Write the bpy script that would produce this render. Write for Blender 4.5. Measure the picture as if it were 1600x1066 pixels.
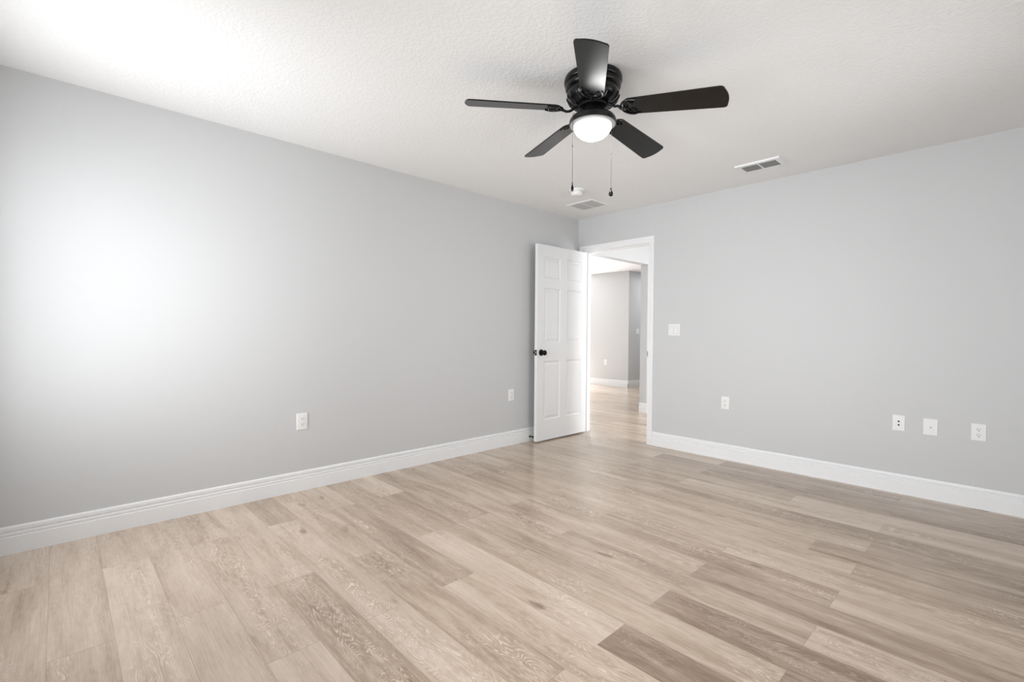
import bpy, bmesh, math, random
from mathutils import Vector, Matrix

# ------------------------------------------------------------------ reset
for o in list(bpy.data.objects):
    bpy.data.objects.remove(o, do_unlink=True)
scene = bpy.context.scene
C = scene.collection
random.seed(7)
PI = math.pi
H = 2.44                                   # ceiling height

# ------------------------------------------------------------------ camera
cam_d = bpy.data.cameras.new('camera')
cam = bpy.data.objects.new('camera', cam_d)
C.objects.link(cam)
cam_d.sensor_fit = 'HORIZONTAL'
cam_d.sensor_width = 36.0
cam_d.lens = 742.58 / 1600 * 36.0
cam_d.clip_start = 0.02
R_ = Vector((0.6907922, 0.7230173, 0.00721984))
U_ = Vector((-0.01776961, 0.00699372, 0.99981765))
F_ = Vector((-0.72283496, 0.69079453, -0.01767894))
m = Matrix((R_, U_, -F_)).transposed().to_4x4()
m.translation = Vector((3.46669, -4.36327, 1.13423))
cam.matrix_world = m
scene.camera = cam

# ------------------------------------------------------------------ view / world / daylight
vs = scene.view_settings
vs.view_transform = 'Standard'
vs.look = 'None'
vs.gamma = 1.0
vs.use_curve_mapping = False
vs.exposure = -0.08

world = bpy.data.worlds.new('daylight')
scene.world = world
world.use_nodes = True
bg = world.node_tree.nodes['Background']
bg.inputs['Color'].default_value = (0.95, 0.98, 1.0, 1)
bg.inputs['Strength'].default_value = 1.0


def area(name, loc, rot, sx, sy, power, color=(1, 1, 1), spread=180):
    d = bpy.data.lights.new(name, 'AREA')
    d.shape = 'RECTANGLE'
    d.size, d.size_y = sx, sy
    d.energy = power
    d.color = color
    d.spread = math.radians(spread)
    o = bpy.data.objects.new(name, d)
    o.location = loc
    o.rotation_euler = rot
    C.objects.link(o)
    return o


DAY = (0.972, 0.995, 1.024)
# daylight through the two windows of the wall behind the camera (facing +y): soft sky light plus the more direct part
area('window_daylight', (0.80, -4.715, 1.36), (PI / 2, 0, 0), 0.84, 1.34, 22, DAY)
area('window_daylight', (0.80, -4.712, 1.36), (PI / 2, 0, 0), 0.84, 1.34, 12, DAY, 110)
area('window_daylight', (2.70, -4.705, 1.36), (PI / 2 - 0.12, 0, 0), 0.84, 1.30, 24.5, DAY, 105)
area('window_daylight', (2.70, -4.715, 1.36), (PI / 2, 0, 0), 0.84, 1.34, 4, DAY)
# unseen side-wall window right of the camera (facing -x), added for more even light
area('window_daylight', (3.965, -1.6, 1.36), (PI / 2, 0, PI / 2), 1.1, 1.4, 9.5, DAY, 105)
# daylight through the glass door of the room beyond the hall (facing -y), hidden by the open door leaf
area('window_daylight', (-3.75, 4.225, 1.05), (PI / 2, 0, PI), 1.2, 2.0, 200, (0.95, 0.995, 1.05))
# unseen window at the hall's right-hand end (facing -x), added to brighten the header
area('window_daylight', (3.95, 1.25, 1.40), (PI / 2, 0, PI / 2), 1.0, 1.5, 106, DAY)
area('passage_fill', (-1.5, 5.2, 2.42), (0, 0, 0), 0.3, 0.3, 13, DAY)  # added fill without a known source, lifts the grey passage wall


# ------------------------------------------------------------------ materials
def mat(name, color, rough=0.5, spec=0.5, metal=0.0, emis=None, estr=0.0, coat=0.0):
    mt = bpy.data.materials.new(name)
    mt.use_nodes = True
    b = mt.node_tree.nodes['Principled BSDF']
    b.inputs['Base Color'].default_value = (*color, 1)
    b.inputs['Roughness'].default_value = rough
    b.inputs['Specular IOR Level'].default_value = spec
    b.inputs['Metallic'].default_value = metal
    b.inputs['Coat Weight'].default_value = coat
    if emis:
        b.inputs['Emission Color'].default_value = (*emis, 1)
        b.inputs['Emission Strength'].default_value = estr
    return mt


class NT:
    """small node-tree helper"""
    def __init__(s, mt):
        s.t = mt.node_tree
        s.bsdf = s.t.nodes['Principled BSDF']

    def n(s, typ, **kw):
        nd = s.t.nodes.new(typ)
        for k, v in kw.items():
            setattr(nd, k, v)
        return nd

    def l(s, a, b):
        s.t.links.new(a, b)

    def math(s, op, a, b=None, c=None, clamp=False):
        nd = s.n('ShaderNodeMath', operation=op, use_clamp=clamp)
        for i, v in enumerate((a, b, c)):
            if v is None:
                continue
            if isinstance(v, (int, float)):
                nd.inputs[i].default_value = v
            else:
                s.l(v, nd.inputs[i])
        return nd.outputs[0]

    def noise(s, vec, scale=1.0, detail=2.0, rough=0.5, dist=0.0):
        nd = s.n('ShaderNodeTexNoise')
        nd.inputs['Scale'].default_value = scale
        nd.inputs['Detail'].default_value = detail
        nd.inputs['Roughness'].default_value = rough
        nd.inputs['Distortion'].default_value = dist
        s.l(vec, nd.inputs['Vector'])
        return nd.outputs['Fac']

    def remap(s, v, a, b, c=0.0, d=1.0, smooth=True):
        nd = s.n('ShaderNodeMapRange', interpolation_type='SMOOTHSTEP' if smooth else 'LINEAR')
        nd.clamp = True
        s.l(v, nd.inputs['Value'])
        for i, x in zip(('From Min', 'From Max', 'To Min', 'To Max'), (a, b, c, d)):
            nd.inputs[i].default_value = x
        return nd.outputs['Result']


def bumpy(mt, scale, strength, dist, detail=3.0, knock=False):
    t = NT(mt)
    co = t.n('ShaderNodeTexCoord').outputs['Object']
    h = t.noise(co, scale, detail, 0.6)
    if knock:                               # knock-down plaster: flattened blobs
        h = t.remap(h, 0.44, 0.60)
    b = t.n('ShaderNodeBump')
    b.inputs['Strength'].default_value = strength
    b.inputs['Distance'].default_value = dist
    t.l(h, b.inputs['Height'])
    t.l(b.outputs['Normal'], t.bsdf.inputs['Normal'])
    return mt


M_wall = bumpy(mat('wall_paint', (0.610, 0.614, 0.617), 0.55, 0.3), 90, 0.10, 0.003)
M_ceil = bumpy(mat('ceiling_plaster', (0.87, 0.87, 0.865), 0.8, 0.2), 62, 0.26, 0.004, 3, True)
M_trim = mat('trim_paint', (0.86, 0.865, 0.87), 0.35, 0.5)
M_door = mat('door_paint', (0.80, 0.803, 0.805), 0.38, 0.5)
M_plate = mat('plate_plastic', (0.84, 0.84, 0.83), 0.3, 0.5)
M_slot = mat('slot_dark', (0.06, 0.06, 0.06), 0.6)
M_jack = mat('jack_metal', (0.03, 0.03, 0.03), 0.4, 0.5)
M_nickel = mat('jack_nickel', (0.30, 0.30, 0.29), 0.35, 0.5, 1.0)
M_blackm = mat('black_metal', (0.003, 0.003, 0.003), 0.25, 0.32)
M_satin = mat('black_satin_metal', (0.006, 0.006, 0.006), 0.36, 0.4)
M_hard = mat('door_hardware', (0.003, 0.003, 0.003), 0.35, 0.2)
M_chain = mat('chain_metal', (0.11, 0.108, 0.105), 0.6, 0.2, 0.0)
M_vent = mat('vent_enamel', (0.82, 0.82, 0.815), 0.4, 0.4)
M_grille = mat('grille_enamel', (0.86, 0.86, 0.855), 0.45, 0.4)
M_gap_shade = mat('gap_shade_grey', (0.42, 0.42, 0.42), 0.6, 0.3)
M_duct = mat('duct_dark', (0.03, 0.03, 0.03), 0.8, 0.2)
M_slat = mat('register_slat', (0.46, 0.46, 0.455), 0.5, 0.3)
M_duct2 = mat('filter_grey', (0.80, 0.80, 0.80), 0.9, 0.1)
M_detect = mat('detector_plastic', (0.86, 0.86, 0.85), 0.35, 0.5)
M_glow = mat('lamp_glass', (0.9, 0.9, 0.88), 0.35, 0.5, 0, (1.0, 0.995, 0.985), 3.0)
M_flange = mat('shade_flange', (0.25, 0.25, 0.25), 0.3, 0.5)
M_frame = mat('window_vinyl', (0.85, 0.85, 0.85), 0.4)

# lamp glass: the bulb inside makes the bottom of the bowl brighter than its rim
t = NT(M_glow)
gz = t.n('ShaderNodeSeparateXYZ')
t.l(t.n('ShaderNodeTexCoord').outputs['Object'], gz.inputs[0])
gt_ = t.remap(gz.outputs[2], 2.200 - H, 2.128 - H, 0.0, 1.0, False)
t.l(t.math('MULTIPLY_ADD', t.math('POWER', gt_, 1.6), 62.0, 0.80), t.bsdf.inputs['Emission Strength'])

# window glass
M_glass = bpy.data.materials.new('window_glass')
M_glass.use_nodes = True
g = M_glass.node_tree
g.nodes.clear()
go = g.nodes.new('ShaderNodeOutputMaterial')
gm = g.nodes.new('ShaderNodeMixShader')
gt = g.nodes.new('ShaderNodeBsdfTransparent')
gg = g.nodes.new('ShaderNodeBsdfGlossy')
gg.inputs['Roughness'].default_value = 0.02
gm.inputs[0].default_value = 0.08
g.links.new(gt.outputs[0], gm.inputs[1])
g.links.new(gg.outputs[0], gm.inputs[2])
g.links.new(gm.outputs[0], go.inputs[0])

# blades: dark espresso laminate, faint grain along the blade
M_blade = mat('blade_laminate', (0.0012, 0.0011, 0.0010), 0.26, 0.40)

# ------------------------------------------------------------------ floor planks material
M_floor = mat('oak_vinyl_planks', (0.4, 0.33, 0.27), 0.3, 0.5)
t = NT(M_floor)
uv = t.n('ShaderNodeUVMap', uv_map='UVMap').outputs['UV']
sep = t.n('ShaderNodeSeparateXYZ')
t.l(uv, sep.inputs[0])
u, v = sep.outputs[0], sep.outputs[1]       # metres along / across the plank
at = t.n('ShaderNodeAttribute', attribute_name='plank')
sa = t.n('ShaderNodeSeparateColor')
t.l(at.outputs['Color'], sa.inputs[0])
tone, seed, fig = sa.outputs[0], sa.outputs[1], sa.outputs[2]


def vec(su, sv, so):
    c = t.n('ShaderNodeCombineXYZ')
    t.l(t.math('MULTIPLY', u, su), c.inputs[0])
    t.l(t.math('MULTIPLY', v, sv), c.inputs[1])
    t.l(t.math('MULTIPLY_ADD', seed, 61.0, so), c.inputs[2])
    return c.outputs[0]


streak = t.noise(vec(1.6, 13.0, 0.0), 1.0, 4.0, 0.6, 0.4)          # broad brown streaks
fine = t.noise(vec(7.0, 190.0, 3.0), 1.0, 2.0, 0.6)                # pores
mott = t.noise(vec(22.0, 60.0, 9.0), 1.0, 3.0, 0.6)                # mottling
ring = t.noise(vec(1.9, 9.0, 5.0), 1.0, 2.2, 0.5, 0.5)             # growth ring field
frac = t.math('FRACT', t.math('MULTIPLY', ring, 50.0))
line = t.remap(t.math('ABSOLUTE', t.math('SUBTRACT', frac, 0.5)), 0.20, 0.46)   # contour lines
cmask = t.noise(vec(1.5, 5.0, 21.0), 1.0, 2.0, 0.5)
cmask = t.remap(cmask, 0.455, 0.60)
broken = t.remap(mott, 0.36, 0.62)
mid = t.remap(t.math('ABSOLUTE', t.math('SUBTRACT', v, 0.09)), 0.035, 0.085, 1.0, 0.15)
lime = t.math('MULTIPLY', t.math('MULTIPLY', line, cmask), t.math('MULTIPLY', broken, mid))
lime = t.math('MULTIPLY', lime, fig)
knot = t.noise(vec(4.0, 11.0, 33.0), 1.0, 1.0)
knot = t.remap(knot, 0.72, 0.80)
val = t.math('MULTIPLY_ADD', t.math('SUBTRACT', streak, 0.5), -1.0, tone)
val = t.math('MULTIPLY_ADD', t.math('SUBTRACT', fine, 0.5), 0.46, val)
val = t.math('MULTIPLY_ADD', t.math('SUBTRACT', mott, 0.5), 0.30, val)
val = t.math('MULTIPLY_ADD', lime, 0.42, val)
val = t.math('MULTIPLY_ADD', t.math('MULTIPLY', t.math('SUBTRACT', 1.0, line), cmask), -0.10, val)
val = t.math('MULTIPLY_ADD', knot, -0.35, val)
ramp = t.n('ShaderNodeValToRGB')
cr = ramp.color_ramp
cr.elements[0].position, cr.elements[0].color = 0.0, (0.25, 0.176, 0.122, 1)
cr.elements[1].position, cr.elements[1].color = 1.0, (0.745, 0.622, 0.522, 1)
e = cr.elements.new(0.45)
e.color = (0.505, 0.397, 0.303, 1)
t.l(val, ramp.inputs[0])
# plank edges: a hair-thin dark joint
ev = t.math('MINIMUM', v, t.math('SUBTRACT', 0.181, v))
at2 = t.n('ShaderNodeAttribute', attribute_name='plank_end')
joint = t.math('MINIMUM', t.remap(ev, 0.0003, 0.0012, 0.45), t.remap(at2.outputs['Fac'], 0.0004, 0.0016, 0.35))
mixj = t.n('ShaderNodeMix', data_type='RGBA')
t.l(joint, mixj.inputs[0])
mixj.inputs[6].default_value = (0.30, 0.24, 0.19, 1)
t.l(ramp.outputs[0], mixj.inputs[7])
t.l(mixj.outputs[2], t.bsdf.inputs['Base Color'])
t.l(t.math('MULTIPLY_ADD', fine, 0.07, 0.135), t.bsdf.inputs['Roughness'])
bp = t.n('ShaderNodeBump')
bp.inputs['Strength'].default_value = 0.10
bp.inputs['Distance'].default_value = 0.002
t.l(t.math('MULTIPLY_ADD', joint, 0.6, t.math('MULTIPLY', fine, 0.5)), bp.inputs['Height'])
t.l(bp.outputs['Normal'], t.bsdf.inputs['Normal'])


# ------------------------------------------------------------------ mesh helpers
def link(name, bm, mt, parent=None, smooth=False, bevel=0.0, recalc=True):
    if recalc:
        bmesh.ops.recalc_face_normals(bm, faces=bm.faces[:])
    me = bpy.data.meshes.new(name)
    bm.to_mesh(me)
    bm.free()
    me.materials.append(mt)
    if smooth:
        for p in me.polygons:
            p.use_smooth = True
    o = bpy.data.objects.new(name, me)
    C.objects.link(o)
    if parent:
        o.parent = parent
    if smooth:
        md = o.modifiers.new('edges', 'EDGE_SPLIT')
        md.split_angle = math.radians(40)
    if bevel:
        md = o.modifiers.new('bevel', 'BEVEL')
        md.width = bevel
        md.segments = 2
        md.limit_method = 'ANGLE'
    return o


def tag(o, label=None, cat=None, group=None, kind=None):
    if label:
        o['label'] = label
    if cat:
        o['category'] = cat
    if group:
        o['group'] = group
    if kind:
        o['kind'] = kind
    return o


def thing(name, label, cat, loc=(0, 0, 0), rz=0.0, group=None):
    o = bpy.data.objects.new(name, None)
    o.empty_display_size = 0.05
    C.objects.link(o)
    o.location = loc
    o.rotation_euler = (0, 0, rz)
    return tag(o, label, cat, group)


def box(bm, x0, x1, y0, y1, z0, z1):
    vs_ = [bm.verts.new((x, y, z)) for x in (x0, x1) for y in (y0, y1) for z in (z0, z1)]
    for f in ((0, 1, 3, 2), (4, 6, 7, 5), (0, 4, 5, 1), (2, 3, 7, 6), (0, 2, 6, 4), (1, 5, 7, 3)):
        bm.faces.new([vs_[i] for i in f])


def lathe(bm, prof, n=48, cx=0.0, cy=0.0, cap0=True, cap1=True):
    rings = []
    for r, z in prof:
        if r < 1e-6:
            rings.append([bm.verts.new((cx, cy, z))])
        else:
            rings.append([bm.verts.new((cx + r * math.cos(2 * PI * i / n), cy + r * math.sin(2 * PI * i / n), z)) for i in range(n)])
    for a, b in zip(rings, rings[1:]):
        for i in range(n):
            j = (i + 1) % n
            if len(a) == 1 and len(b) == 1:
                continue
            if len(a) == 1:
                bm.faces.new((a[0], b[i], b[j]))
            elif len(b) == 1:
                bm.faces.new((a[i], a[j], b[0]))
            else:
                bm.faces.new((a[i], a[j], b[j], b[i]))
    if cap0 and len(rings[0]) > 1:
        bm.faces.new(rings[0])
    if cap1 and len(rings[-1]) > 1:
        bm.faces.new(rings[-1])


def tube(bm, pts, rad, n=10):
    pts = [Vector(p) for p in pts]
    rads = rad if isinstance(rad, (list, tuple)) else [rad] * len(pts)
    rings = []
    up = Vector((0, 0, 1))
    prev = None
    for i, p in enumerate(pts):
        d = (pts[min(i + 1, len(pts) - 1)] - pts[max(i - 1, 0)]).normalized()
        if prev is None:
            a = d.cross(up)
            if a.length < 1e-4:
                a = d.cross(Vector((1, 0, 0)))
            a.normalize()
        else:
            a = (prev - d * prev.dot(d)).normalized()
        prev = a
        b = d.cross(a)
        rings.append([bm.verts.new(p + (a * math.cos(2 * PI * k / n) + b * math.sin(2 * PI * k / n)) * rads[i]) for k in range(n)])
    for a, b in zip(rings, rings[1:]):
        for k in range(n):
            j = (k + 1) % n
            bm.faces.new((a[k], a[j], b[j], b[k]))
    bm.faces.new(rings[0][::-1])
    bm.faces.new(rings[-1])


def prism(bm, outline, y0, y1):
    """outline (x, z) extruded from y0 to y1"""
    a = [bm.verts.new((x, y0, z)) for x, z in outline]
    b = [bm.verts.new((x, y1, z)) for x, z in outline]
    n = len(a)
    bm.faces.new(a)
    bm.faces.new(b[::-1])
    for i in range(n):
        j = (i + 1) % n
        bm.faces.new((a[i], b[i], b[j], a[j]))


def ellipse(cx, cz, rx, rz, n=24, a0=0.0, a1=2 * PI):
    return [(cx + rx * math.cos(a0 + (a1 - a0) * i / n), cz + rz * math.sin(a0 + (a1 - a0) * i / n)) for i in range(n)]


def struct(name, bm, mt, parent=None, **kw):
    o = link(name, bm, mt, parent, **kw)
    if parent is None:
        o['kind'] = 'structure'
    return o


# ------------------------------------------------------------------ floor (one object, one quad per plank)
W, L = 0.181, 1.225
BASE_Y = -2.952
# tones of the planks that stand out, with weaker window light painted into right-hand rows: (row, nth board) -> tone ; board n starts at off + n*L
tones = {(0, 1): 0.62, (0, 2): 0.10, (-1, 0): 0.32, (-1, 1): 0.54, (-1, 2): 0.30, (0, 3): 0.30, (1, 2): 0.20, (2, 2): 0.20, (4, 2): 0.24, (-2, 0): 0.52, (-3, 1): 0.64, (-3, 0): 0.58, (-3, 2): 0.34,
         (-4, 1): 0.36, (-4, 0): 0.60, (-5, 1): 0.70, (-5, 0): 0.58, (-7, 0): 0.74, (-7, -1): 0.62, (-6, 0): 0.60, (-6, -1): 0.62, (-8, 0): 0.66, (-8, -1): 0.64, (-9, 0): 0.64, (-9, -1): 0.62, (-5, -1): 0.56, (-4, -1): 0.56,
         (1, -1): 0.66, (1, 0): 0.34, (1, 1): 0.42, (2, 0): 0.36, (2, 1): 0.44, (3, 1): 0.40, (3, 2): 0.58,
         (4, 1): 0.44, (5, 1): 0.30, (5, 2): 0.50, (6, 1): 0.42, (6, 2): 0.46, (-2, 1): 0.40, (-2, 2): 0.52,
         (12, 2): 0.66, (12, 1): 0.40, (13, 2): 0.16, (14, 1): 0.20, (14, 2): 0.18, (15, 1): 0.18, (15, 2): 0.20,
         (11, 1): 0.62, (11, 2): 0.56, (10, 1): 0.34, (10, 2): 0.24, (9, 1): 0.42, (9, 2): 0.28, (8, 2): 0.26,
         (7, 1): 0.46, (7, 2): 0.30, (13, 1): 0.26}
bm = bmesh.new()
uvl = bm.loops.layers.uv.new('UVMap')
col = bm.loops.layers.float_color.new('plank')
end = bm.loops.layers.float_color.new('plank_end')
X0, X1, Y0, Y1 = -5.3, 4.12, -4.86, 6.6
row = math.floor((Y0 - BASE_Y) / W)
rr = random.Random(11)
while BASE_Y + row * W < Y1:
    ya, yb = BASE_Y + row * W, BASE_Y + (row + 1) * W
    off = 0.0 if row % 2 == 0 else 0.517
    if row == 8:
        off = 0.30
    n = math.floor((X0 - off) / L)
    while off + n * L < X1:
        xa, xb = off + n * L, off + (n + 1) * L
        tn = tones.get((row, n), 0.56 + 0.1 * rr.random() if row < -5 else rr.uniform(0.38, 0.56))
        sd = rr.random()
        fg = rr.choice((0.35, 0.7, 0.9, 1.0))
        # a split near each end lets the shader find the end joints
        cuts = [xa, xa + 0.01, xb - 0.01, xb]
        ends = [0.0, 0.01, 0.01, 0.0]
        for i in range(3):
            q = [(cuts[i], ya, ends[i]), (cuts[i + 1], ya, ends[i + 1]), (cuts[i + 1], yb, ends[i + 1]), (cuts[i], yb, ends[i])]
            f = bm.faces.new([bm.verts.new((x, y, 0)) for x, y, _ in q])
            for lp, (x, y, ee) in zip(f.loops, q):
                lp[uvl].uv = (x - xa + sd * 7.0, y - ya)
                lp[col] = (tn, sd, fg, 1)
                lp[end] = (ee, ee, ee, 1)
        n += 1
    row += 1
struct('floor', bm, M_floor, recalc=False)

# ------------------------------------------------------------------ shell
bm = bmesh.new(); box(bm, -5.2, 4.1, -4.86, 6.6, H, H + 0.1); struct('ceiling', bm, M_ceil)
bm = bmesh.new(); box(bm, -0.087, 0.0, -4.86, 0.0, 0, H); box(bm, -0.20, -0.087, -4.86, 0.114, 0, H); struct('wall_left', bm, M_wall)
# wall with the doorway (y = 0): opening x 0.085..0.927, head at 2.075
bm = bmesh.new()
box(bm, -0.087, 0.085, 0.0, 0.114, 0, H)
box(bm, 0.927, 4.1, 0.0, 0.114, 0, H)
box(bm, 0.085, 0.927, 0.0, 0.114, 2.075, H)
struct('wall_right', bm, M_wall)
# window wall behind the camera, two openings
WIN = [(0.33, 1.27), (2.23, 3.17)]
ZW0, ZW1 = 0.64, 2.08
bm = bmesh.new()
yb0, yb1 = -4.86, -4.72
xs = [0.0, *WIN[0], *WIN[1], 4.1]
box(bm, xs[0], xs[1], yb0, yb1, 0, H); box(bm, xs[2], xs[3], yb0, yb1, 0, H); box(bm, xs[4], xs[5], yb0, yb1, 0, H)
for a, b in WIN:
    box(bm, a, b, yb0, yb1, 0, ZW0); box(bm, a, b, yb0, yb1, ZW1, H)
struct('wall_rear', bm, M_wall)
bm = bmesh.new(); box(bm, 3.98, 4.1, -4.72, -2.2, 0, H); box(bm, 3.98, 4.1, -1.0, 0.0, 0, H); box(bm, 3.98, 4.1, -2.2, -1.0, 0, 0.6); box(bm, 3.98, 4.1, -2.2, -1.0, 2.1, H); struct('wall_side', bm, M_wall)

# hall and the room beyond
bm = bmesh.new()
box(bm, -0.20, -0.087, 1.688, 3.2, 0, H)           # pier right of the wide opening
box(bm, -0.20, -0.087, 0.114, 1.688, 2.114, H)     # header over the wide opening
struct('wall_hall', bm, M_wall)
bm = bmesh.new(); box(bm, -0.087, 4.1, 2.3, 2.42, 0, H); struct('wall_hall_rear', bm, M_wall)
bm = bmesh.new(); box(bm, 3.98, 4.1, 0.114, 0.70, 0, H); box(bm, 3.98, 4.1, 1.80, 2.3, 0, H); box(bm, 3.98, 4.1, 0.70, 1.80, 0, 0.6); box(bm, 3.98, 4.1, 0.70, 1.80, 2.2, H); struct('wall_hall_end', bm, M_wall)
bm = bmesh.new(); box(bm, -5.2, -4.4, 4.24, 4.36, 0, H); box(bm, -3.1, -2.02, 4.24, 4.36, 0, H); box(bm, -4.4, -3.1, 4.24, 4.36, 2.1, H); box(bm, -2.14, -2.02, 4.36, 6.6, 0, H); struct('wall_far', bm, M_wall)
bm = bmesh.new(); box(bm, -0.95, -0.83, 3.2, 6.6, 0, H); box(bm, -0.83, -0.087, 3.2, 3.32, 0, H); struct('wall_passage', bm, M_wall)
bm = bmesh.new(); box(bm, -2.02, -0.95, 6.5, 6.6, 0, H); struct('wall_passage_end', bm, M_wall)
bm = bmesh.new(); box(bm, -5.2, -0.20, 0.0, 0.114, 0, H); struct('wall_far_left', bm, M_wall)
bm = bmesh.new()
box(bm, -5.2, -5.05, 0.114, 0.6, 0, H); box(bm, -5.2, -5.05, 3.2, 4.24, 0, H)
box(bm, -5.2, -5.05, 0.6, 3.2, 0, 0.25); box(bm, -5.2, -5.05, 0.6, 3.2, 2.25, H)
struct('wall_far_end', bm, M_wall)


# ------------------------------------------------------------------ windows (all behind the camera or round the corner)
def window(name, loc, rz, w, z0, z1):
    """local x across the opening, y outward depth"""
    r = bpy.data.objects.new(name, None)
    C.objects.link(r)
    r.location = loc
    r.rotation_euler = (0, 0, rz)
    r['kind'] = 'structure'
    b = bmesh.new()
    s = 0.045
    box(b, -w / 2, -w / 2 + s, -0.03, 0.03, z0, z1); box(b, w / 2 - s, w / 2, -0.03, 0.03, z0, z1)
    box(b, -w / 2, w / 2, -0.03, 0.03, z0, z0 + s); box(b, -w / 2, w / 2, -0.03, 0.03, z1 - s, z1)
    zm = (z0 + z1) / 2
    box(b, -w / 2 + s, w / 2 - s, -0.02, 0.02, zm - 0.02, zm + 0.02)
    link('window_frame', b, M_frame, r)
    b = bmesh.new()
    box(b, -w / 2 + s, w / 2 - s, -0.003, 0.003, z0 + s, z1 - s)
    link('pane', b, M_glass, r)


window('window_1', (0.80, -4.80, 0), 0, 0.94, ZW0, ZW1)
window('window_2', (2.70, -4.80, 0), 0, 0.94, ZW0, ZW1)
window('window_3', (-5.125, 1.9, 0), PI / 2, 2.6, 0.25, 2.25)
window('window_5', (-3.75, 4.30, 0), 0, 1.3, 0.0, 2.1)
window('added_window_6', (4.04, -1.6, 0), PI / 2, 1.2, 0.6, 2.1)  # added unseen window that goes with the side-wall light
window('added_window_4', (4.04, 1.25, 0), PI / 2, 1.1, 0.6, 2.2)  # added unseen window that goes with the hall-end light

# ------------------------------------------------------------------ baseboards
BB = [(0, 0), (0.0155, 0), (0.0155, 0.086), (0.0140, 0.0875), (0.0085, 0.0890), (0.0085, 0.0918), (0.0120, 0.0945),
      (0.0122, 0.104), (0.0070, 0.1065), (0.0045, 0.1080), (0.0045, 0.1115), (0.0098, 0.1150), (0.0100, 0.1300),
      (0.0085, 0.1355), (0.0050, 0.1385), (0, 0.1395)]


def baseboard(name, p0, p1, normal):
    b = bmesh.new()
    p0, p1, nrm = Vector((*p0, 0)), Vector((*p1, 0)), Vector((*normal, 0))
    a = [b.verts.new(p0 + nrm * d + Vector((0, 0, z))) for d, z in BB]
    c = [b.verts.new(p1 + nrm * d + Vector((0, 0, z))) for d, z in BB]
    for i in range(len(a) - 1):
        b.faces.new((a[i], c[i], c[i + 1], a[i + 1]))
    b.faces.new(a[::-1]); b.faces.new(c)
    return struct(name, b, M_trim)


baseboard('baseboard_left', (0, -4.72), (0, 0), (1, 0))
baseboard('baseboard_right', (0.976, 0), (3.98, 0), (0, -1))
baseboard('baseboard_rear', (0.016, -4.72), (3.964, -4.72), (0, 1))
baseboard('baseboard_side', (3.98, -4.704), (3.98, -0.016), (-1, 0))
baseboard('baseboard_hall', (-0.087, 1.688), (-0.087, 2.3), (1, 0))
baseboard('baseboard_pier', (-0.20, 1.688), (-0.0715, 1.688), (0, -1))
baseboard('baseboard_far', (-3.1, 4.24), (-2.0045, 4.24), (0, -1))
baseboard('baseboard_passage', (-2.02, 4.2245), (-2.02, 6.5), (1, 0))

# ------------------------------------------------------------------ door casing and jamb
CW = [(0, 0), (0.0105, 0), (0.012, 0.008), (0.0125, 0.022), (0.0165, 0.030), (0.0175, 0.050), (0.0165, 0.0565), (0.012, 0.058), (0, 0.058)]


def casing(name, yface, sgn):
    """mitred casing round the opening; profile = (thickness, distance outward from the opening)"""
    b = bmesh.new()
    xi0, xi1, zi = 0.092, 0.919, 2.067
    rings = []
    for st in range(4):
        ring = []
        for th, w in CW:
            y = yface + sgn * th
            if st == 0:
                ring.append(b.verts.new((xi0 - w, y, 0)))
            elif st == 1:
                ring.append(b.verts.new((xi0 - w, y, zi + w)))
            elif st == 2:
                ring.append(b.verts.new((xi1 + w, y, zi + w)))
            else:
                ring.append(b.verts.new((xi1 + w, y, 0)))
        rings.append(ring)
    n = len(CW)
    for r0, r1 in zip(rings, rings[1:]):
        for i in range(n):
            j = (i + 1) % n
            b.faces.new((r0[i], r0[j], r1[j], r1[i]))
    b.faces.new(rings[0]); b.faces.new(rings[-1][::-1])
    return struct(name, b, M_trim)


casing('trim_1', 0.0, -1)
casing('trim_2', 0.114, 1)
bm = bmesh.new()                                    # jamb boards with stop
box(bm, 0.085, 0.099, 0.0, 0.114, 0, 2.075); box(bm, 0.913, 0.927, 0.0, 0.114, 0, 2.075); box(bm, 0.099, 0.913, 0.0, 0.114, 2.060, 2.075)
box(bm, 0.099, 0.110, 0.045, 0.080, 0, 2.060); box(bm, 0.902, 0.913, 0.045, 0.080, 0, 2.060); box(bm, 0.110, 0.902, 0.045, 0.080, 2.049, 2.060)
jamb = struct('trim_3', bm, M_trim)
bm = bmesh.new(); box(bm, 0.9105, 0.9135, -0.004, 0.030, 0.90, 0.957); box(bm, 0.9105, 0.9190, -0.0065, -0.001, 0.905, 0.952)
tag(link('strike_plate', bm, M_hard, jamb), 'black strike plate on the door jamb')

# ------------------------------------------------------------------ door leaf, swung open against the left wall
door = bpy.data.objects.new('door_1', None)
C.objects.link(door)
door.location = (0.098, -0.008, 0)
door.rotation_euler = (0, 0, math.radians(-0.45))
tag(door, 'open white six-panel door with black knob beside the grey left wall', 'door', kind='structure')
XA, XB = 0.008, 0.043
DW, DZ0, DZ1 = 0.810, 0.014, 2.045
cols = [(0.098, 0.348), (0.455, 0.712)]              # measured from the hinge edge
rows = [(0.225, 0.840), (1.030, 1.600), (1.705, 1.925)]
bm = bmesh.new()
wb = sorted([0, DW] + [c for p in cols for c in p])
zb = sorted([DZ0, DZ1] + [c for p in rows for c in p])


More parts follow.
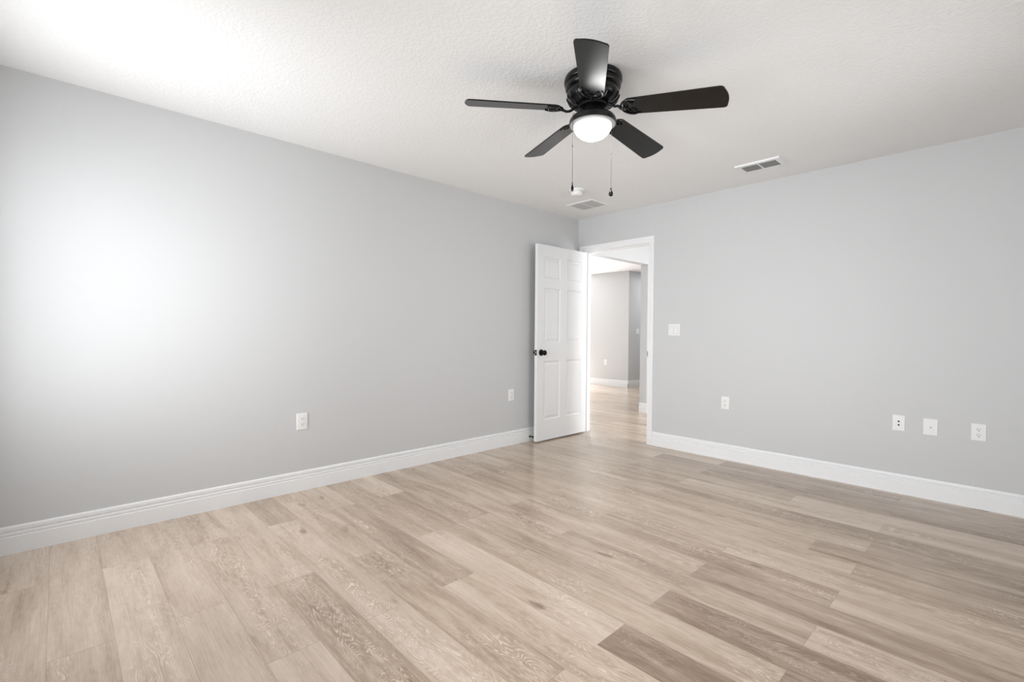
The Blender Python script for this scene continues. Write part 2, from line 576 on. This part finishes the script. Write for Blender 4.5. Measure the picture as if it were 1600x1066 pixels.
def door_face(b, x, inward):
    def V(w, z, d=0.0):
        return b.verts.new((x + inward * d, -0.005 - w, z))
    for i in range(len(wb) - 1):
        for j in range(len(zb) - 1):
            w0, w1, z0, z1 = wb[i], wb[i + 1], zb[j], zb[j + 1]
            if i % 2 == 1 and j % 2 == 1:            # a moulded panel
                rg = []
                for ins, d in ((0, 0), (0.004, 0.0050), (0.012, 0.0105), (0.019, 0.0115), (0.022, 0.0105), (0.044, 0.0026), (0.048, 0.0024)):
                    rg.append([V(w0 + ins, z0 + ins, d), V(w1 - ins, z0 + ins, d), V(w1 - ins, z1 - ins, d), V(w0 + ins, z1 - ins, d)])
                for a, c in zip(rg, rg[1:]):
                    for k in range(4):
                        q = (k + 1) % 4
                        b.faces.new((a[k], a[q], c[q], c[k]))
                b.faces.new(rg[-1])
            else:
                b.faces.new((V(w0, z0), V(w1, z0), V(w1, z1), V(w0, z1)))


door_face(bm, XB, -1)
door_face(bm, XA, 1)
for w in (0, DW):
    bm.faces.new([bm.verts.new((x, -0.005 - w, z)) for x, z in ((XA, DZ0), (XB, DZ0), (XB, DZ1), (XA, DZ1))])
for z in (DZ0, DZ1):
    bm.faces.new([bm.verts.new((x, -0.005 - w, z)) for x, w in ((XA, 0), (XB, 0), (XB, DW), (XA, DW))])
bmesh.ops.remove_doubles(bm, verts=bm.verts[:], dist=1e-5)
link('door_leaf', bm, M_door, door)

KY, KZ = -0.005 - 0.750, 0.930


def lathe_x(b, prof, x0, sgn, y, z, n=28):
    """profile (r, d) turned about an axis along x"""
    rings = []
    for r, d in prof:
        if r < 1e-6:
            rings.append([b.verts.new((x0 + sgn * d, y, z))])
        else:
            rings.append([b.verts.new((x0 + sgn * d, y + r * math.cos(2 * PI * i / n), z + r * math.sin(2 * PI * i / n))) for i in range(n)])
    for a, c in zip(rings, rings[1:]):
        for i in range(n):
            j = (i + 1) % n
            if len(c) == 1:
                b.faces.new((a[i], a[j], c[0]))
            elif len(a) > 1:
                b.faces.new((a[i], a[j], c[j], c[i]))
    b.faces.new(rings[0])


KN = [(0.0335, 0), (0.0335, 0.004), (0.031, 0.0075), (0.018, 0.010), (0.0125, 0.014), (0.0115, 0.026), (0.0135, 0.031), (0.022, 0.036),
      (0.0265, 0.044), (0.0275, 0.051), (0.0255, 0.058), (0.019, 0.0635), (0.009, 0.0655), (0, 0.066)]
for x0, s in ((XB, 1), (XA, -1)):
    if s == -1:
        KN2 = [(r, d * 0.9) for r, d in KN]
    bm = bmesh.new()
    lathe_x(bm, KN if s == 1 else KN2, x0, s, KY, KZ)
    tag(link('door_knob', bm, M_hard, door, smooth=True), 'black round door knob on its rosette')
bm = bmesh.new()
ye = -0.005 - DW
box(bm, 0.013, 0.038, ye - 0.0012, ye + 0.002, KZ - 0.029, KZ + 0.029)
lp = tag(link('latch_plate', bm, M_hard, door), 'black latch plate on the door edge')
bm = bmesh.new()
box(bm, 0.018, 0.033, ye - 0.0115, ye - 0.0012, KZ - 0.012, KZ + 0.012)
link('latch_bolt', bm, M_nickel, lp, bevel=0.002)

# spring door stop on the left baseboard, black tip
ds = thing('door_stop', 'small black-tipped door stop on the left baseboard behind the open door', 'door stop', (0.0155, -0.800, 0.050), 0)
bm = bmesh.new(); lathe_x(bm, [(0.010, 0), (0.010, 0.003), (0.006, 0.006), (0.0, 0.006)], 0, 1, 0, 0, 16); link('base', bm, M_hard, ds)
bm = bmesh.new()
tube(bm, [(0.005 + i * 0.0006, 0.0050 * math.cos(i * 0.8), 0.0050 * math.sin(i * 0.8)) for i in range(62)], 0.0010, 6)
link('spring', bm, M_hard, ds)
bm = bmesh.new(); lathe_x(bm, [(0.0075, 0), (0.0085, 0.003), (0.0085, 0.012), (0.006, 0.016), (0, 0.017)], 0.038, 1, 0, 0, 16); link('tip', bm, M_hard, ds, smooth=True)


# ------------------------------------------------------------------ wall plates (local: x right, z up, -y out of the wall)
def plate(b, w, h, d=0.006, ins=0.0035):
    r0 = [b.verts.new((sx * w / 2, 0, sz * h / 2)) for sx, sz in ((-1, -1), (1, -1), (1, 1), (-1, 1))]
    r1 = [b.verts.new((sx * w / 2, -d * 0.45, sz * h / 2)) for sx, sz in ((-1, -1), (1, -1), (1, 1), (-1, 1))]
    r2 = [b.verts.new((sx * (w / 2 - ins), -d, sz * (h / 2 - ins))) for sx, sz in ((-1, -1), (1, -1), (1, 1), (-1, 1))]
    for a, c in ((r0, r1), (r1, r2)):
        for k in range(4):
            q = (k + 1) % 4
            b.faces.new((a[k], a[q], c[q], c[k]))
    b.faces.new(r2)
    b.faces.new(r0[::-1])


def screw(b, x, z, y=-0.006, r=0.0032):
    prism(b, ellipse(x, z, r, r, 12), y, y - 0.0012)


def outlet(label, loc, rz, w=0.072, h=0.116):
    o = thing('wall_outlet', label, 'outlet', loc, rz, 'duplex wall outlets')
    b = bmesh.new(); plate(b, w, h); link('cover_plate', b, M_plate, o)
    for s in (1, -1):
        zc = s * 0.0195
        b = bmesh.new()
        out = [(max(-0.0150, min(0.0150, x)), z) for x, z in ellipse(0, zc, 0.0175, 0.0145, 32)]
        prism(b, out, -0.0055, -0.0088)
        rc = link('receptacle', b, M_plate, o)
        b = bmesh.new(); box(b, -0.0080, -0.0055, -0.0092, -0.008, zc - 0.001, zc + 0.0085); tag(link('slot', b, M_slot, rc), 'dark slot')
        b = bmesh.new(); box(b, 0.0055, 0.0077, -0.0092, -0.008, zc - 0.000, zc + 0.0075); tag(link('slot', b, M_slot, rc), 'dark slot')
        b = bmesh.new(); prism(b, ellipse(0, zc - 0.0072, 0.0030, 0.0030, 12), -0.008, -0.0092); tag(link('ground_hole', b, M_slot, rc), 'dark round hole')
    b = bmesh.new(); screw(b, 0, 0); link('screw', b, M_plate, o)
    return o


outlet('white duplex outlet low on the left wall, nearest the bright window glow', (0, -3.111, 0.491), PI / 2, 0.075, 0.118)
outlet('white duplex outlet low on the left wall, just left of the open door', (0, -1.058, 0.505), PI / 2)
outlet('white duplex outlet low on the right wall, below and right of the light switch', (1.702, 0, 0.511), 0)
outlet('white duplex outlet on the right wall, rightmost of the row of three plates', (3.339, 0, 0.501), 0, 0.073, 0.112)
outlet('small white outlet low on the far bright wall seen through the doorway', (-2.587, 4.24, 0.506), 0)

o = thing('cable_plate', 'white wall plate with two black jacks, leftmost of the row of three', 'wall plate', (2.929, 0, 0.505), 0)
b = bmesh.new(); plate(b, 0.072, 0.113); link('cover_plate', b, M_plate, o)
for zc in (0.0125, -0.0125):
    b = bmesh.new(); prism(b, ellipse(0, zc, 0.0058, 0.0058, 16), -0.0055, -0.0105)
    j = tag(link('jack', b, M_jack, o), 'round black cable jack')
    b = bmesh.new(); prism(b, ellipse(0, zc, 0.0016, 0.0016, 10), -0.010, -0.0115); link('pin', b, M_jack, j)
for zc in (0.042, -0.042):
    b = bmesh.new(); screw(b, 0, zc); link('screw', b, M_plate, o)

o = thing('cable_plate', 'white wall plate with one small metal jack, middle of the row of three', 'wall plate', (3.101, 0, 0.500), 0)
b = bmesh.new(); plate(b, 0.078, 0.115); link('cover_plate', b, M_plate, o)
b = bmesh.new(); prism(b, ellipse(0.001, -0.001, 0.0052, 0.0052, 6), -0.0055, -0.0085); prism(b, ellipse(0.001, -0.001, 0.0042, 0.0042, 16), -0.0085, -0.0150)
tag(link('jack', b, M_nickel, o), 'small metal cable jack')
for zc in (0.042, -0.042):
    b = bmesh.new(); screw(b, 0, zc); link('screw', b, M_plate, o)


def switch(label, loc, rz, gangs):
    w = 0.072 + 0.046 * (gangs - 1)
    o = thing('light_switch', label, 'light switch', loc, rz)
    b = bmesh.new(); plate(b, w, 0.116); link('cover_plate', b, M_plate, o)
    for k in range(gangs):
        xc = (k - (gangs - 1) / 2) * 0.046
        b = bmesh.new()
        x0, x1 = xc - 0.0165, xc + 0.0165
        vv = [b.verts.new(p) for p in ((x0, -0.0055, -0.0335), (x1, -0.0055, -0.0335), (x1, -0.0055, 0.0335), (x0, -0.0055, 0.0335),
                                       (x0, -0.0115, -0.0335), (x1, -0.0115, -0.0335), (x1, -0.0066, 0.0335), (x0, -0.0066, 0.0335), (x0, -0.0075, 0.0), (x1, -0.0075, 0.0))]
        for f in ((0, 1, 2, 3), (4, 5, 9, 8), (8, 9, 6, 7), (0, 1, 5, 4), (2, 3, 7, 6), (0, 4, 8, 7, 3), (1, 5, 9, 6, 2)):
            b.faces.new([vv[i] for i in f])
        rk = link('rocker', b, M_plate, o)
        b = bmesh.new(); box(b, x0 - 0.0016, x1 + 0.0016, -0.0064, -0.0050, -0.0351, 0.0351); tag(link('rocker_gap_shade', b, M_gap_shade, rk), 'grey strip coloured as the shade round the rocker')  # grey strip puts the shade of the gap into colour
    return o


switch('white two-rocker light switch on the right wall beside the door casing', (1.198, 0, 1.172), 0, 2)
switch('white light switch on the dark grey passage wall seen through the doorway', (-2.02, 4.585, 1.176), PI / 2, 2)
switch('white light switch on the hall pier, seen edge-on past the door casing', (-0.087, 1.765, 1.184), PI / 2, 1)


# ------------------------------------------------------------------ ceiling registers
def frame_ring(b, x0, x1, y0, y1, f, z0, z1):
    """sloped picture-frame flange: outer edge on the ceiling z1, inner lip at z0"""
    o4 = [(x0, y0), (x1, y0), (x1, y1), (x0, y1)]
    m4 = [(x0 + 0.004, y0 + 0.004), (x1 - 0.004, y0 + 0.004), (x1 - 0.004, y1 - 0.004), (x0 + 0.004, y1 - 0.004)]
    i4 = [(x0 + f, y0 + f), (x1 - f, y0 + f), (x1 - f, y1 - f), (x0 + f, y1 - f)]
    rg = [[b.verts.new((x, y, z1)) for x, y in o4], [b.verts.new((x, y, z0)) for x, y in m4],
          [b.verts.new((x, y, z0)) for x, y in i4], [b.verts.new((x, y, z1)) for x, y in i4]]
    for a, c in zip(rg, rg[1:]):
        for k in range(4):
            q = (k + 1) % 4
            b.faces.new((a[k], a[q], c[q], c[k]))


def register(name, label, cat, x0, x1, y0, y1, f, div, zd, louv, tilt, m_f, m_s, m_b):
    cx, cy = (x0 + x1) / 2, (y0 + y1) / 2
    o = thing(name, label, cat, (cx, cy, H), 0)
    b = bmesh.new(); frame_ring(b, x0 - cx, x1 - cx, y0 - cy, y1 - cy, f, -zd, 0.0)
    link('frame', b, m_f, o)
    b = bmesh.new(); box(b, x0 - cx + f * .8, x1 - cx - f * .8, y0 - cy + f * .8, y1 - cy - f * .8, -0.0015, -0.0005); link('backing', b, m_b, o)
    b = bmesh.new(); box(b, -div / 2, div / 2, y0 - cy + f, y1 - cy - f, -zd, -0.002); link('divider', b, m_f, o)
    for s in (-1, 1):
        xa, xb_ = (x0 - cx + f, -div / 2) if s < 0 else (div / 2, x1 - cx - f)
        b = bmesh.new()
        yy = y0 - cy + f + louv * 0.5
        while yy < y1 - cy - f - 0.002:
            dy, dz = tilt
            p = [(yy - dy, -zd + 0.001), (yy + dy, -zd + 0.001 + dz), (yy + dy + 0.0012, -zd + 0.0005 + dz), (yy - dy + 0.0012, -zd + 0.0005)]
            a = [b.verts.new((xa, y, z)) for y, z in p]
            c = [b.verts.new((xb_, y, z)) for y, z in p]
            b.faces.new(a); b.faces.new(c[::-1])
            for k in range(4):
                q = (k + 1) % 4
                b.faces.new((a[k], c[k], c[q], a[q]))
            yy += louv
        link('louvers', b, m_s, o)
    return o


register('ceiling_register', 'white ceiling air register with dark open louvers above the right wall', 'air vent',
         1.962, 2.282, -0.548, -0.335, 0.036, 0.010, 0.013, 0.0125, (0.0036, 0.0090), M_vent, M_slat, M_duct)
register('return_grille', 'white ceiling air grille with fine pale louvers near the door corner', 'air vent',
         0.312, 0.640, -0.600, -0.298, 0.026, 0.012, 0.0072, 0.012, (0.0053, 0.0023), M_vent, M_grille, M_duct2)

# ------------------------------------------------------------------ smoke detector
o = thing('smoke_detector', 'round white smoke detector on the ceiling behind the left pull chain', 'smoke detector', (0.712, -0.925, H), 0)
b = bmesh.new(); lathe(b, [(0.070, 0), (0.070, -0.006), (0.066, -0.011), (0.055, -0.012)], 40); link('base', b, M_detect, o, smooth=True)
b = bmesh.new(); lathe(b, [(0.050, -0.012), (0.053, -0.016), (0.053, -0.026), (0.0505, -0.028), (0.0505, -0.031), (0.053, -0.033), (0.052, -0.043), (0.046, -0.049), (0.020, -0.052), (0, -0.052)], 40)
link('cover', b, M_detect, o, smooth=True)

# ------------------------------------------------------------------ ceiling fan
FX, FY = 1.972, -2.375
fan = thing('ceiling_fan', 'black five-blade flush-mount ceiling fan with a lit frosted bowl light', 'ceiling fan', (FX, FY, H), 0)


def fz(prof):
    return [(r, z - H) for r, z in prof]


bm = bmesh.new()
lathe(bm, fz([(0.132, 2.4395), (0.143, 2.437), (0.1465, 2.428), (0.1465, 2.412), (0.1425, 2.406), (0.1385, 2.404), (0.1385, 2.399), (0.1410, 2.395),
              (0.1400, 2.384), (0.1340, 2.376), (0.1275, 2.374), (0.1275, 2.368), (0.1310, 2.362), (0.1320, 2.350), (0.1300, 2.336), (0.1225, 2.322),
              (0.108, 2.309), (0.092, 2.301), (0.080, 2.298)]), 64)
for k in range(20):                                  # cooling ribs on the lower bell
    a = 2 * PI * k / 20
    ca, sa_ = math.cos(a), math.sin(a)
    pts = [(0.1325, 2.345), (0.1315, 2.335), (0.1245, 2.322), (0.110, 2.309), (0.096, 2.302)]
    tube(bm, [(r * ca, r * sa_, z - H) for r, z in pts], 0.0035, 6)
link('motor_housing', bm, M_blackm, fan, smooth=True)
bm = bmesh.new(); lathe(bm, fz([(0.076, 2.299), (0.080, 2.296), (0.080, 2.284), (0.074, 2.280), (0.05, 2.279)]), 48); link('flywheel', bm, M_blackm, fan, smooth=True)
bm = bmesh.new(); lathe(bm, fz([(0.046, 2.280), (0.0485, 2.277), (0.0485, 2.258), (0.052, 2.254)]), 40); link('switch_housing', bm, M_satin, fan, smooth=True)
bm = bmesh.new()
lathe(bm, fz([(0.050, 2.2565), (0.072, 2.2535), (0.093, 2.247), (0.108, 2.237), (0.1165, 2.225), (0.1195, 2.212), (0.1195, 2.203), (0.1165, 2.2015), (0.114, 2.204), (0.05, 2.206)]), 64)
link('light_fitter', bm, M_satin, fan, smooth=True)
bm = bmesh.new(); lathe(bm, fz([(0.1155, 2.2035), (0.1150, 2.1990), (0.107, 2.1960), (0.0975, 2.1950), (0.0975, 2.2005)]), 64, cap0=False, cap1=False)
link('shade_rim', bm, M_flange, fan, smooth=True)
bm = bmesh.new()
prof = [(0.0965 * math.cos(a), 2.198 - 0.073 * math.sin(a)) for a in [PI / 2 * i / 16 for i in range(17)]]
prof[-1] = (0, 2.125)
lathe(bm, fz([(0.092, 2.203)] + prof), 64)
tag(link('glass_bowl', bm, M_glow, fan, smooth=True), 'lit frosted white glass bowl')

AZ = [-53.8, 12.8, 91.7, 162.1, 230.6]
DR = [3.3, 9.0, 4.2, 2.2, -0.8]
PITCH = math.radians(-13.8)
for k in range(5):
    a, d = math.radians(AZ[k]), math.radians(DR[k])
    e_ = Vector((math.cos(a) * math.cos(d), math.sin(a) * math.cos(d), -math.sin(d)))
    n_ = Vector((-math.sin(a), math.cos(a), 0))
    up_ = e_.cross(n_)
    ch = n_ * math.cos(PITCH) + up_ * math.sin(PITCH)
    nn = e_.cross(ch)
    c0 = Vector((0, 0, 2.2785 - H))

    def P(r, s, t_=0.0):
        return c0 + e_ * r + ch * s + nn * t_

    # blade outline
    r0, r1 = 0.166, 0.6525

    def half(r):
        return 0.0560 + (0.0710 - 0.0560) * (r - 0.184) / (0.6525 - 0.184)
    top, cr_ = [], 0.020
    for i in range(9):                               # rounded root
        q = PI / 2 * i / 8
        top.append((r0 + 0.045 * (1 - math.cos(q)), half(r0 + 0.045) * math.sin(q)))
    rc = r1 - 0.010 - cr_
    top.append((0.40, half(0.40)))
    for i in range(7):                               # tip corner
        q = PI / 2 * i / 6
        top.append((rc + cr_ * math.sin(q), half(rc) - cr_ + cr_ * math.cos(q)))
    for i in range(1, 4):                            # slightly bowed tip
        s = (half(rc) - cr_) * (1 - i / 4)
        top.append((rc + cr_ + 0.010 * (1 - (s / (half(rc) - cr_)) ** 2), s))
    outl = top + [(r1, 0)] + [(r, -s) for r, s in reversed(top[1:])]
    bm = bmesh.new()
    A = [bm.verts.new(P(r, s, 0.003)) for r, s in outl]
    B = [bm.verts.new(P(r, s, -0.003)) for r, s in outl]
    bm.faces.new(A); bm.faces.new(B[::-1])
    for i in range(len(A)):
        j = (i + 1) % len(A)
        bm.faces.new((A[i], B[i], B[j], A[j]))
    blade = link('blade', bm, M_blade, fan)
    # blade iron: curved arm, horseshoe bracket and scrolls under the blade root
    sg = -1 if nn.z > 0 else 1                       # side of the blade that faces the floor
    bm = bmesh.new()
    ha = Vector((math.cos(a), math.sin(a), 0))
    path = [ha * 0.070 + Vector((0, 0, 2.290 - H)), ha * 0.088 + Vector((0, 0, 2.287 - H)), ha * 0.104 + Vector((0, 0, 2.276 - H)),
            ha * 0.118 + Vector((0, 0, 2.266 - H)), ha * 0.136 + Vector((0, 0, 2.2635 - H)), P(0.155, 0, sg * 0.0095), P(0.180, 0, sg * 0.007)]
    tube(bm, path, [0.008, 0.0075, 0.007, 0.0065, 0.0065, 0.007, 0.006], 10)
    hs = []
    for i in range(21):
        q = -PI * 0.5 + PI * i / 20
        hs.append(P(0.212 - 0.056 * math.cos(q), 0.0515 * math.sin(q), sg * 0.0055))
    hs = [P(0.240, -0.047, sg * 0.005)] + hs + [P(0.240, 0.047, sg * 0.005)]
    tube(bm, hs, [0.003] + [0.0055] * 21 + [0.003], 8)
    for s in (-1, 1):                                # scrolls
        sc = []
        for i in range(14):
            q = i / 13 * PI * 1.6
            rad_ = 0.017 * (1 - i / 20)
            sc.append(P(0.205 - rad_ * math.cos(q), s * (0.022 + rad_ * 0.75 * math.sin(q)), sg * 0.0055))
        tube(bm, [P(0.178, s * 0.004, sg * 0.0055)] + sc, 0.0038, 8)
    iron = link('blade_iron', bm, M_blackm, fan, smooth=True)
    for r, s in ((0.183, 0.0), (0.222, 0.030), (0.222, -0.030)):
        bm = bmesh.new()
        q = [bm.verts.new(P(r + 0.006 * math.cos(2 * PI * i / 12), s + 0.006 * math.sin(2 * PI * i / 12), sg * 0.0025)) for i in range(12)]
        w_ = [bm.verts.new(P(r + 0.0045 * math.cos(2 * PI * i / 12), s + 0.0045 * math.sin(2 * PI * i / 12), sg * 0.0105)) for i in range(12)]
        bm.faces.new(w_); bm.faces.new(q[::-1])
        for i in range(12):
            j = (i + 1) % 12
            bm.faces.new((q[i], q[j], w_[j], w_[i]))
        link('screw', bm, M_blackm, iron)


def pull_chain(x, y, ztop, zconn, zend, fat, hgt, inner):
    b = bmesh.new()
    tube(b, [(inner[0], inner[1], ztop - H - 0.002), (x * 0.985, y * 0.985, ztop - H), (x, y, ztop - H - 0.004), (x, y, zend + hgt - H)], 0.0011, 6)
    n = int((ztop - zend - hgt) / 0.012)
    for i in range(n):                              # beads
        z = ztop - H - 0.008 - i * 0.012
        lathe(b, [(0, z + 0.0019), (0.0017, z + 0.0008), (0.0017, z - 0.0008), (0, z - 0.0019)], 6, x, y, False, False)
    ch_ = link('pull_chain', b, M_chain, fan)
    b = bmesh.new(); zc = zconn - H
    lathe(b, [(0, zc + 0.006), (0.0026, zc + 0.004), (0.0026, zc - 0.004), (0, zc - 0.006)], 10, x, y, False, False)
    tag(link('connector', b, M_slot, ch_), 'dark chain connector')
    b = bmesh.new(); z0 = zend - H
    lathe(b, [(0, z0), (fat * 0.55, z0 + 0.0012), (fat * 0.88, z0 + hgt * 0.12), (fat, z0 + hgt * 0.26), (fat * 0.9, z0 + hgt * 0.42), (fat * 0.55, z0 + hgt * 0.62),
              (fat * 0.30, z0 + hgt * 0.78), (fat * 0.28, z0 + hgt * 0.80), (fat * 0.36, z0 + hgt * 0.84), (fat * 0.36, z0 + hgt * 0.95), (0.0012, z0 + hgt)], 20, x, y)
    tag(link('pendant', b, M_blackm, ch_, smooth=True), 'black teardrop pull')


pull_chain(-0.0283, -0.1237, 2.232, 2.068, 1.842, 0.0070, 0.046, (-0.0260, -0.1130))
pull_chain(0.0268, 0.1293, 2.205, 2.085, 1.858, 0.0120, 0.044, (0.0230, 0.1110))
